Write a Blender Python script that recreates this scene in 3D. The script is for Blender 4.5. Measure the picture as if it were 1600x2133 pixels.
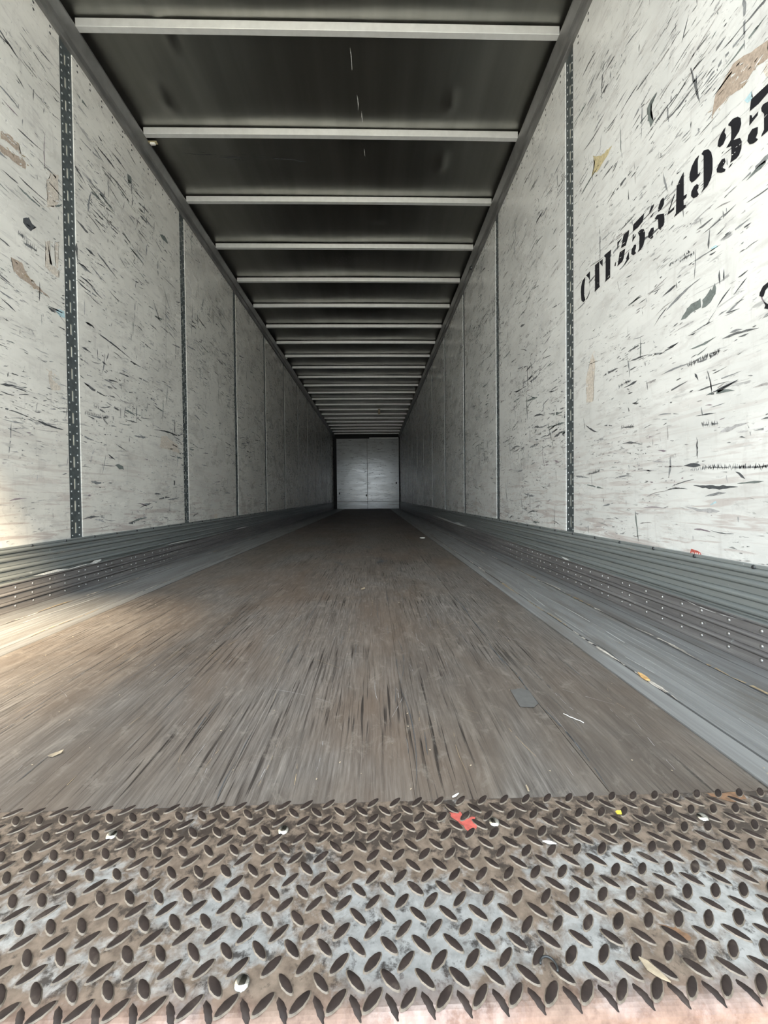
import bpy, bmesh, math, random
from mathutils import Matrix, Vector

for o in list(bpy.data.objects):
    bpy.data.objects.remove(o, do_unlink=True)
scene = bpy.context.scene
COL = scene.collection

# ------------------------------------------------------------------ camera
cam_d = bpy.data.cameras.new('camera')
cam = bpy.data.objects.new('camera', cam_d)
COL.objects.link(cam)
scene.camera = cam
cam_d.sensor_fit = 'VERTICAL'
cam_d.sensor_height = 36.0
cam_d.lens = 870.9 * 36.0 / 2133.0
cam_d.shift_y = -15.8 / 2133.0
cam_d.clip_start = 0.02
cam_d.clip_end = 300.0
YAW, PITCH, ROLL = 0.0248, 0.0185, -0.0101
fwd = Vector((math.sin(YAW) * math.cos(PITCH), math.cos(YAW) * math.cos(PITCH), -math.sin(PITCH)))
rgt = Vector((math.cos(YAW), -math.sin(YAW), 0))
upv = rgt.cross(fwd)
r2 = rgt * math.cos(ROLL) + upv * math.sin(ROLL)
u2 = upv * math.cos(ROLL) - rgt * math.sin(ROLL)
cam.matrix_world = Matrix(((r2.x, u2.x, -fwd.x, 0.2386), (r2.y, u2.y, -fwd.y, 0.0),
                           (r2.z, u2.z, -fwd.z, 0.4512), (0, 0, 0, 1)))

# ------------------------------------------------------------------ world, sun, exposure
world = bpy.data.worlds.new('world')
scene.world = world
world.use_nodes = True
bg = world.node_tree.nodes['Background']
bg.inputs[0].default_value = (0.86, 0.95, 1.0, 1)
bg.inputs[1].default_value = 4.0
sun_d = bpy.data.lights.new('sun', 'SUN')
sun_d.energy = 17.0
sun_d.color = (1.0, 0.80, 0.54)
sun_d.angle = math.radians(9)
sun = bpy.data.objects.new('sun', sun_d)
COL.objects.link(sun)
SUN_DIR = Vector((-1.3, 0.9, -1.8))          # where the light travels: into the trailer, to the left
sun.rotation_euler = SUN_DIR.to_track_quat('-Z', 'Y').to_euler()
sun.location = (8, -8, 9)
vs = scene.view_settings
vs.view_transform = 'Standard'
vs.look = 'None'
vs.gamma = 1.0
vs.use_curve_mapping = False
vs.exposure = 0.13

# ------------------------------------------------------------------ helpers
def mesh_obj(name, verts, faces, mat=None, parent=None, smooth=False):
    me = bpy.data.meshes.new(name)
    me.from_pydata([tuple(v) for v in verts], [], [tuple(f) for f in faces])
    me.update()
    if mat:
        me.materials.append(mat)
    if smooth:
        for p in me.polygons:
            p.use_smooth = True
    o = bpy.data.objects.new(name, me)
    COL.objects.link(o)
    if parent:
        o.parent = parent
    return o

def link_copy(name, me, parent, loc=(0, 0, 0), rot=(0, 0, 0)):
    o = bpy.data.objects.new(name, me)
    COL.objects.link(o)
    o.parent = parent
    o.location = loc
    o.rotation_euler = rot
    return o

def tag(o, label=None, cat=None, kind=None, group=None):
    if label: o['label'] = label
    if cat: o['category'] = cat
    if kind: o['kind'] = kind
    if group: o['group'] = group
    return o

class MB:
    def __init__(s):
        s.v = []; s.f = []
    def box(s, x0, x1, y0, y1, z0, z1):
        b = len(s.v)
        s.v += [(x0, y0, z0), (x1, y0, z0), (x1, y1, z0), (x0, y1, z0), (x0, y0, z1), (x1, y0, z1), (x1, y1, z1), (x0, y1, z1)]
        for f in ((0, 3, 2, 1), (4, 5, 6, 7), (0, 1, 5, 4), (1, 2, 6, 5), (2, 3, 7, 6), (3, 0, 4, 7)):
            s.f.append([b + i for i in f])
        return s
    def poly(s, pts):
        b = len(s.v); s.v += pts; s.f.append(list(range(b, b + len(pts))))
    def strip(s, prof, y0, y1, closed=False):
        """profile of (x, z) swept along y"""
        b = len(s.v); n = len(prof)
        s.v += [(x, y0, z) for x, z in prof] + [(x, y1, z) for x, z in prof]
        for i in range(n if closed else n - 1):
            j = (i + 1) % n
            s.f.append((b + i, b + j, b + n + j, b + n + i))
        if closed:
            s.f.append([b + i for i in range(n)][::-1]); s.f.append([b + n + i for i in range(n)])
    def add(s, vs_, fs_, off=(0, 0, 0)):
        b = len(s.v)
        s.v += [(x + off[0], y + off[1], z + off[2]) for x, y, z in vs_]
        s.f += [[b + i for i in f] for f in fs_]
    def build(s, name, mat, parent=None, smooth=False):
        return mesh_obj(name, s.v, s.f, mat, parent, smooth)

def bevel(o, w, seg=2):
    m = o.modifiers.new('bevel', 'BEVEL'); m.width = w; m.segments = seg; m.limit_method = 'ANGLE'; m.angle_limit = 0.6
    return o

def dome(r, h, n=10, axis='x', sgn=1):
    """rivet head: low dome, base at origin, pointing along axis*sgn"""
    v = []; f = []
    for (rr, hh) in ((1.0, 0.0), (0.9, 0.5), (0.55, 0.88)):
        for k in range(n):
            a = 2 * math.pi * k / n
            v.append((rr * r * math.cos(a), rr * r * math.sin(a), hh * h))
    v.append((0, 0, h))
    for q in range(2):
        for k in range(n):
            f.append((q * n + k, q * n + (k + 1) % n, (q + 1) * n + (k + 1) % n, (q + 1) * n + k))
    for k in range(n):
        f.append((2 * n + k, 2 * n + (k + 1) % n, 3 * n))
    if axis == 'x':
        v = [(sgn * c, a * sgn, b) for a, b, c in v]
    return v, f

def dome_mesh(name, mat, *a, **k):
    v, f = dome(*a, **k)
    me = bpy.data.meshes.new(name); me.from_pydata(v, [], f); me.materials.append(mat)
    for p in me.polygons: p.use_smooth = True
    return me

# ------------------------------------------------------------------ materials
class N:
    """small node-graph writer"""
    def __init__(s, name):
        s.m = bpy.data.materials.new(name); s.m.use_nodes = True
        s.t = s.m.node_tree; s.n = s.t.nodes; s.b = s.n['Principled BSDF']
        s.co = s.n.new('ShaderNodeTexCoord').outputs['Object']
    def lk(s, a, b): s.t.links.new(a, b)
    def setin(s, sock, v):
        if hasattr(v, 'links') or hasattr(v, 'is_output'): s.lk(v, sock)
        else: sock.default_value = v
    def map(s, scale, loc=(0, 0, 0), rot=(0, 0, 0), co=None):
        q = s.n.new('ShaderNodeMapping'); q.inputs['Scale'].default_value = scale
        q.inputs['Location'].default_value = loc; q.inputs['Rotation'].default_value = rot
        s.lk(co or s.co, q.inputs['Vector']); return q.outputs[0]
    def noise(s, scale=(1, 1, 1), sc=1.0, det=3, rough=0.55, dist=0.0, loc=(0, 0, 0), rot=(0, 0, 0), co=None):
        q = s.n.new('ShaderNodeTexNoise'); q.inputs['Scale'].default_value = sc; q.inputs['Detail'].default_value = det
        q.inputs['Roughness'].default_value = rough; q.inputs['Distortion'].default_value = dist
        s.lk(s.map(scale, loc, rot, co), q.inputs['Vector']); return q.outputs['Fac']
    def ramp(s, fac, *stops):
        q = s.n.new('ShaderNodeValToRGB'); e = q.color_ramp.elements
        while len(e) < len(stops): e.new(0.5)
        for el, (p, c) in zip(e, stops):
            el.position = p
            el.color = (c, c, c, 1) if isinstance(c, (int, float)) else (c[0], c[1], c[2], 1)
        s.lk(fac, q.inputs[0]); return q.outputs['Color']
    def mix(s, fac, a, b, mode='MIX'):
        q = s.n.new('ShaderNodeMix'); q.data_type = 'RGBA'; q.blend_type = mode
        ins = [i for i in q.inputs if i.enabled]
        if isinstance(fac, (int, float)): q.inputs[0].default_value = fac
        else: s.lk(fac, q.inputs[0])
        for sock, v in ((q.inputs[6], a), (q.inputs[7], b)):
            if isinstance(v, tuple): sock.default_value = (*v[:3], 1)
            else: s.lk(v, sock)
        return q.outputs[2]
    def math(s, op, a, b=0.0):
        q = s.n.new('ShaderNodeMath'); q.operation = op; q.use_clamp = False
        for i, v in enumerate((a, b)):
            if isinstance(v, (int, float)): q.inputs[i].default_value = v
            else: s.lk(v, q.inputs[i])
        return q.outputs[0]
    def sep(s, co=None):
        q = s.n.new('ShaderNodeSeparateXYZ'); s.lk(co or s.co, q.inputs[0]); return q.outputs
    def bump(s, h, strength=0.3, dist=0.002):
        q = s.n.new('ShaderNodeBump'); q.inputs['Strength'].default_value = strength; q.inputs['Distance'].default_value = dist
        s.lk(h, q.inputs['Height']); s.lk(q.outputs[0], s.b.inputs['Normal'])
    def out(s, col=None, rough=None, metal=None, spec=None):
        for k, v in (('Base Color', col), ('Roughness', rough), ('Metallic', metal), ('Specular IOR Level', spec)):
            if v is None: continue
            if isinstance(v, tuple): s.b.inputs[k].default_value = (*v[:3], 1)
            elif isinstance(v, (int, float)): s.b.inputs[k].default_value = v
            else: s.lk(v, s.b.inputs[k])
        return s.m

def simple(name, col, rough=0.5, metal=0.0, var=0.12, sc=30):
    g = N(name)
    n = g.noise((1, 1, 1), sc, 3)
    lo = tuple(c * (1 - var) for c in col); hi = tuple(min(1, c * (1 + var)) for c in col)
    return g.out(g.ramp(n, (0.3, lo), (0.7, hi)), rough, metal)

def wall_material(name, tint, r0=0.2, r1=0.4, spec=0.6, bmp=0.12):
    g = N(name)
    base = g.ramp(g.noise((1, 1.2, 2.2), 2.2, 4, 0.6), (0.3, tuple(0.66 * t for t in tint)), (0.5, tuple(0.76 * t for t in tint)), (0.72, tuple(0.83 * t for t in tint)))
    # soft grey and pinkish rub marks, longer along the wall than up it
    n1 = g.noise((1, 6, 24), 1.0, 5, 0.66, 0.9, rot=(0.12, 0, 0))
    c = g.mix(g.ramp(n1, (0.52, 0.0), (0.68, 0.40)), base, (0.47, 0.45, 0.44))
    n2 = g.noise((1, 30, 5), 1.0, 3, 0.6, 0.4, loc=(0, 4, 2))
    c = g.mix(g.ramp(n2, (0.58, 0.0), (0.75, 0.32)), c, (0.45, 0.43, 0.42))
    n3 = g.noise((1, 9, 58), 1.0, 4, 0.65, 0.8, loc=(0, 9, 3), rot=(-0.14, 0, 0))
    msk = g.noise((1, 1.7, 1.9), 1.0, 2, 0.5, loc=(0, 3, 8))
    f3 = g.math('MULTIPLY', g.ramp(n3, (0.6, 0.0), (0.66, 0.8)), g.ramp(msk, (0.42, 0.1), (0.58, 1.0)))
    c = g.mix(f3, c, (0.27, 0.27, 0.28))
    n4 = g.noise((1, 26, 120), 1.0, 2, 0.6, 0.5, loc=(0, 1, 5))
    msk2 = g.noise((1, 2.6, 3.1), 1.0, 2, 0.5, loc=(0, 13, 1))
    f4 = g.math('MULTIPLY', g.ramp(n4, (0.64, 0.0), (0.68, 0.9)), g.ramp(msk2, (0.48, 0.0), (0.6, 1.0)))
    c = g.mix(f4, c, (0.16, 0.165, 0.17))
    # thin brown scrawls low on the wall, where pallets rub
    z = g.sep()[2]
    low = g.ramp(z, (0.25, 1.0), (0.95, 0.0))
    n5 = g.noise((1, 3.0, 40), 1.0, 4, 0.6, 1.2, loc=(0, 6, 7))
    f5 = g.math('MULTIPLY', g.ramp(n5, (0.52, 0.0), (0.61, 0.6)), low)
    c = g.mix(f5, c, (0.42, 0.34, 0.32))
    r = g.ramp(g.noise((1, 3, 5), 2.0, 4), (0.3, r0), (0.7, r1))
    g.bump(g.noise((4, 4, 14), 3.0, 4), bmp, 0.002)
    return g.out(c, r, 0.0, spec)

M = {}
M['wall_l'] = wall_material('scuffed_white_liner_left', (1.0, 0.985, 0.93))  # warm cast of the light put into the left liner colour
M['wall_r'] = wall_material('scuffed_white_liner_right', (0.985, 1.0, 0.985))  # cooler cast of the light put into the right liner colour
M['front'] = wall_material('white_front_liner', (0.97, 1.0, 1.0), 0.08, 0.22, 1.0, 0.5)
M['skin'] = simple('wall_skin', (0.80, 0.78, 0.68), 0.5)
M['post'] = simple('grey_post_steel', (0.15, 0.175, 0.185), 0.42, 0.55, 0.2, 40)
M['post_rivet'] = simple('post_rivet_steel', (0.42, 0.45, 0.46), 0.32, 0.6, 0.2, 200)
M['rivet'] = simple('rivet_steel', (0.42, 0.42, 0.42), 0.35, 0.8, 0.1, 300)
M['bolt_dark'] = simple('dark_bolt', (0.07, 0.075, 0.08), 0.4, 0.6, 0.2, 200)
M['rail'] = simple('aluminium_rail', (0.25, 0.25, 0.25), 0.42, 0.65, 0.15, 12)
M['bow'] = simple('galvanised_bow', (0.80, 0.82, 0.82), 0.46, 0.55, 0.05, 25)
M['dark'] = simple('dark_cavity', (0.03, 0.03, 0.032), 0.7)

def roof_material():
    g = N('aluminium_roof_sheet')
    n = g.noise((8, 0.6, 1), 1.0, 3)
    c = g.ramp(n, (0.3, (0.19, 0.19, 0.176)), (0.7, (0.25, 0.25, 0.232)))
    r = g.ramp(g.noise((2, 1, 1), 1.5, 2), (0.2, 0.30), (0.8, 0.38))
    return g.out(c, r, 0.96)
M['roof'] = roof_material()

def kick_material(name):
    g = N(name)
    z = g.sep()[2]
    n = g.noise((1, 0.8, 30), 1.0, 4, 0.6)
    up = g.ramp(n, (0.3, (0.26, 0.285, 0.288)), (0.7, (0.39, 0.42, 0.42)))
    dn = g.ramp(g.noise((1, 2.5, 60), 1.0, 4, 0.65, 0.4), (0.35, (0.22, 0.212, 0.214)), (0.55, (0.30, 0.29, 0.293)), (0.72, (0.42, 0.41, 0.41)))
    f = g.ramp(g.math('MULTIPLY', z, 4.0), (0.45, 1.0), (0.47, 0.0))
    c = g.mix(f, up, dn)
    sp = g.noise((1, 40, 60), 1.0, 2, 0.5)
    c = g.mix(g.ramp(sp, (0.72, 0.0), (0.76, 0.7)), c, (0.62, 0.66, 0.66))
    g.bump(n, 0.1, 0.002)
    return g.out(c, 0.34, 0.45)
M['kick'] = kick_material('galvanised_scuff_plate')

def wood_material():
    g = N('worn_hardwood')
    oi = g.n.new('ShaderNodeObjectInfo').outputs['Random']
    big = g.noise((1.5, 0.8, 1), 1.6, 4, 0.6, 0.8)
    st = g.noise((30, 2.2, 1), 1.0, 6, 0.72, 0.5)
    mo = g.noise((26, 9, 1), 1.0, 5, 0.7, 0.6, loc=(5, 5, 0))
    fi = g.noise((210, 9.0, 1), 1.0, 4, 0.7)
    c = g.ramp(st, (0.28, (0.052, 0.042, 0.036)), (0.46, (0.112, 0.093, 0.079)), (0.60, (0.155, 0.134, 0.115)), (0.8, (0.22, 0.195, 0.17)))
    c = g.mix(g.ramp(mo, (0.40, 0.6), (0.62, 0.0)), c, (0.07, 0.056, 0.047))
    grey = g.ramp(fi, (0.3, (0.048, 0.044, 0.042)), (0.52, (0.14, 0.132, 0.125)), (0.72, (0.27, 0.258, 0.242)))
    c = g.mix(g.ramp(big, (0.38, 0.1), (0.60, 0.75)), c, grey)
    br = g.noise((2.5, 1.1, 1), 1.0, 3, 0.6, 0.4, loc=(4, 2, 0))
    c = g.mix(g.ramp(br, (0.45, 0.0), (0.7, 0.45)), c, (0.125, 0.086, 0.060))
    # open fibre cracks
    ck = g.noise((130, 3.0, 1), 1.0, 3, 0.7, 0.2, loc=(3, 1, 0))
    ckm = g.noise((3.2, 1.8, 1), 1.0, 2, 0.5, loc=(1, 7, 0))
    f = g.math('MULTIPLY', g.ramp(ck, (0.55, 0.0), (0.64, 0.95)), g.ramp(ckm, (0.40, 0.0), (0.58, 1.0)))
    c = g.mix(f, c, (0.024, 0.020, 0.018))
    dust = g.noise((22, 14, 1), 1.0, 5, 0.75, 0.6, loc=(2, 2, 0))
    c = g.mix(g.ramp(dust, (0.56, 0.0), (0.72, 0.55)), c, (0.24, 0.22, 0.195))
    v = g.ramp(oi, (0.0, (1.06, 1.05, 1.04)), (1.0, (1.20, 1.18, 1.17)))
    c = g.mix(1.0, c, v, 'MULTIPLY')
    g.bump(g.math('SUBTRACT', fi, g.math('MULTIPLY', f, 0.8)), 0.4, 0.002)
    return g.out(c, g.ramp(big, (0.3, 0.48), (0.7, 0.66)), 0.0, 0.4)
M['wood'] = wood_material()

def alu_floor_material():
    g = N('worn_aluminium_floor')
    n = g.noise((46, 1.2, 1), 1.0, 4, 0.65)
    c = g.ramp(n, (0.3, (0.21, 0.213, 0.216)), (0.7, (0.36, 0.366, 0.372)))
    d = g.noise((14, 1.8, 1), 1.0, 4, 0.65, 0.3, loc=(2, 5, 0))
    c = g.mix(g.ramp(d, (0.46, 0.0), (0.68, 0.75)), c, (0.17, 0.155, 0.14))
    g.bump(n, 0.2, 0.001)
    return g.out(c, 0.45, 0.35)
M['alu'] = alu_floor_material()
M['grime'] = simple('seam_grime', (0.16, 0.125, 0.09), 0.85, 0, 0.4, 40)

def plate_material():
    g = N('worn_tread_plate')
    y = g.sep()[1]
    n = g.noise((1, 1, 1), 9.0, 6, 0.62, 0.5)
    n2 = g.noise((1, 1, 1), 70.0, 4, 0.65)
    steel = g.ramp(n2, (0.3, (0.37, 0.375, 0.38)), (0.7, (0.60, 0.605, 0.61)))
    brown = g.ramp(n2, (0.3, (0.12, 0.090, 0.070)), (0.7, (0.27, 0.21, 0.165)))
    # bare steel over the middle of the sheet, browner towards the floor edge and the left
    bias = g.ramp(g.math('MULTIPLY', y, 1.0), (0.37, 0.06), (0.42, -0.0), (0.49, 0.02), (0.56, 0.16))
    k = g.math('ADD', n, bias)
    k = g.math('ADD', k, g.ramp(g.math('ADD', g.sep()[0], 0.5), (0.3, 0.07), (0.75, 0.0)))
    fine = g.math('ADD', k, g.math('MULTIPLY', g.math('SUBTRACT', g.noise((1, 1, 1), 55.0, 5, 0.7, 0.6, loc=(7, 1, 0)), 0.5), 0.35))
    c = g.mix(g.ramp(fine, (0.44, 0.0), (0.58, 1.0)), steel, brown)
    dirt = g.ramp(g.math('ADD', g.noise((1, 1, 1), 45.0, 5, 0.7, loc=(3, 3, 0)), g.ramp(y, (0.50, 0.0), (0.56, 0.1))), (0.54, 0.0), (0.64, 0.85))
    c = g.mix(dirt, c, (0.035, 0.027, 0.024))
    # oxide-red paint left on the bent rear edge
    red = g.ramp(g.math('ADD', g.math('MULTIPLY', n, 0.05), y), (0.376, 0.8), (0.408, 0.0))
    c = g.mix(red, c, g.ramp(n2, (0.3, (0.20, 0.115, 0.09)), (0.7, (0.36, 0.225, 0.18))))
    g.bump(n2, 0.25, 0.0015)
    return g.out(c, g.ramp(n, (0.4, 0.36), (0.6, 0.6)), g.ramp(k, (0.46, 0.5), (0.6, 0.1)))
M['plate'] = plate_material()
def lozenge_material():
    g = N('rusty_tread')
    g.co = g.n.new('ShaderNodeNewGeometry').outputs['Position']
    n = g.noise((1, 1, 1), 60.0, 4, 0.6)
    return g.out(g.ramp(n, (0.3, (0.016, 0.011, 0.010)), (0.6, (0.036, 0.025, 0.022)), (0.8, (0.09, 0.072, 0.06))), 0.6, 0.0, 0.3)
M['lozenge'] = lozenge_material()
M['rim'] = simple('polished_tread_edge', (0.19, 0.16, 0.13), 0.45, 0.3, 0.45, 90)
M['chrome'] = simple('zinc_screw', (0.60, 0.60, 0.58), 0.12, 1.0, 0.08, 300)
M['red'] = simple('red_paint', (0.50, 0.11, 0.09), 0.6, 0, 0.3, 120)
M['rust_orange'] = simple('orange_rust', (0.21, 0.12, 0.07), 0.7, 0, 0.35, 120)
M['white'] = simple('white_plastic', (0.85, 0.85, 0.82), 0.45, 0, 0.05, 60)
M['ink'] = simple('stencil_ink', (0.012, 0.012, 0.016), 0.5, 0, 0.3, 120)
M['tan'] = simple('tan_wood_chip', (0.40, 0.33, 0.24), 0.7, 0, 0.2, 150)
M['orange_chip'] = simple('orange_wood_chip', (0.62, 0.38, 0.16), 0.7, 0, 0.25, 150)
M['yellow'] = simple('yellow_plastic', (0.75, 0.62, 0.08), 0.4, 0, 0.1, 150)
M['film'] = simple('grey_film', (0.115, 0.113, 0.11), 0.65, 0, 0.1, 60)
M['brass'] = simple('pale_brass_clip', (0.62, 0.55, 0.36), 0.35, 0.6, 0.2, 150)
M['concrete'] = simple('yard_concrete', (0.42, 0.43, 0.43), 0.85, 0, 0.12, 0.6)
M['paint_scrape'] = simple('white_scrape', (0.80, 0.78, 0.70), 0.6, 0, 0.1, 80)
def mark_material():
    g = N('scuff_marks')
    a = g.n.new('ShaderNodeAttribute'); a.attribute_name = 'tint'
    n = g.noise((1, 1, 1), 130.0, 3, 0.6)
    return g.out(g.mix(1.0, a.outputs['Color'], g.ramp(n, (0.3, 0.75), (0.7, 1.25)), 'MULTIPLY'), 0.55)
M['marks'] = mark_material()

# ------------------------------------------------------------------ flat marks on surfaces
TINT = {'k': (0.075, 0.08, 0.088), 'e': (0.17, 0.195, 0.19), 'f': (0.42, 0.42, 0.43), 'p': (0.25, 0.21, 0.24),
        't': (0.63, 0.575, 0.51), 'b': (0.42, 0.345, 0.285), 'y': (0.58, 0.50, 0.30), 'u': (0.46, 0.64, 0.70),
        'w': (0.70, 0.71, 0.70), 'd': (0.13, 0.135, 0.14), 'g': (0.24, 0.25, 0.26), 'n': (0.34, 0.33, 0.33),
        's': (0.55, 0.51, 0.46), 'i': (0.36, 0.28, 0.18)}
class Marks:
    """ragged flat scuffs; to3(u, v) puts them on their surface"""
    def __init__(s, to3, seed):
        s.to3 = to3; s.v = []; s.f = []; s.c = []; s.r = random.Random(seed); s.front = []
    def poly(s, pts, col, ragged=0.0):
        b = len(s.v)
        for u, v in pts:
            s.v.append(s.to3(u + s.r.uniform(-ragged, ragged), v + s.r.uniform(-ragged, ragged)))
            s.c.append((*TINT[col], 1))
        s.f.append(list(range(b, b + len(pts))))
    def jagpoly(s, pts, col, rag=0.003):
        """a blot with its outline broken up"""
        out = []
        n = len(pts)
        for i in range(n):
            (a, b), (c, d) = pts[i], pts[(i + 1) % n]
            L_ = math.hypot(c - a, d - b); k = max(1, int(L_ / 0.012))
            for j in range(k):
                t = j / k
                out.append((a + (c - a) * t + s.r.uniform(-rag, rag), b + (d - b) * t + s.r.uniform(-rag, rag)))
        s.poly(out, col)
    def stroke(s, a, b, w, col, gap=0.0):
        L_ = math.hypot(b[0] - a[0], b[1] - a[1])
        if L_ < 1e-5: return
        n = max(3, min(14, int(L_ / 0.012)))
        ux, uy = (b[0] - a[0]) / L_, (b[1] - a[1]) / L_
        px, py = -uy, ux
        bow = s.r.uniform(-0.05, 0.05) * L_
        pk = s.r.uniform(0.2, 0.8)
        prev = None
        for i in range(n + 1):
            t = i / n
            prof = (t / pk if t < pk else (1 - t) / (1 - pk)) ** 0.6 if 0 < t < 1 else 0.08
            h1 = w * 0.5 * prof * s.r.uniform(0.45, 1.25); h2 = w * 0.5 * prof * s.r.uniform(0.45, 1.25)
            o = bow * 4 * t * (1 - t)
            cx, cy = a[0] + ux * L_ * t + px * o, a[1] + uy * L_ * t + py * o
            k = len(s.v)
            s.v.append(s.to3(cx + px * h1, cy + py * h1)); s.v.append(s.to3(cx - px * h2, cy - py * h2))
            jit = s.r.uniform(0.85, 1.2)
            s.c += [tuple(min(1, q * jit) for q in TINT[col]) + (1,)] * 2
            if prev is not None and s.r.random() >= gap:
                s.f.append((prev, prev + 1, k + 1, k))
            prev = k
    def hatch(s, a, b, w, col):
        L_ = math.hypot(b[0] - a[0], b[1] - a[1]); n = max(4, int(L_ / 0.007))
        for i in range(n):
            t = (i + s.r.uniform(-0.3, 0.3)) / n
            cx, cy = a[0] + (b[0] - a[0]) * t, a[1] + (b[1] - a[1]) * t
            h = w * s.r.uniform(0.3, 0.8); q = s.r.uniform(-0.004, 0.004)
            s.stroke((cx - q, cy - h * s.r.uniform(0.5, 1)), (cx + q, cy + h), s.r.uniform(0.002, 0.0055), col)
    def build(s, name, parent):
        bm = bmesh.new()
        vs_ = [bm.verts.new(v) for v in s.v]
        for f in s.f:
            try: bm.faces.new([vs_[i] for i in f])
            except ValueError: pass
        bmesh.ops.triangulate(bm, faces=[f for f in bm.faces if len(f.verts) > 4])
        me = bpy.data.meshes.new(name); bm.to_mesh(me); bm.free()
        at = me.color_attributes.new('tint', 'FLOAT_COLOR', 'POINT')
        for i, c in enumerate(s.c): at.data[i].color = c
        me.materials.append(M['marks'])
        o = bpy.data.objects.new(name, me); COL.objects.link(o); o.parent = parent
        o['kind'] = 'stuff'
        return o

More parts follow.
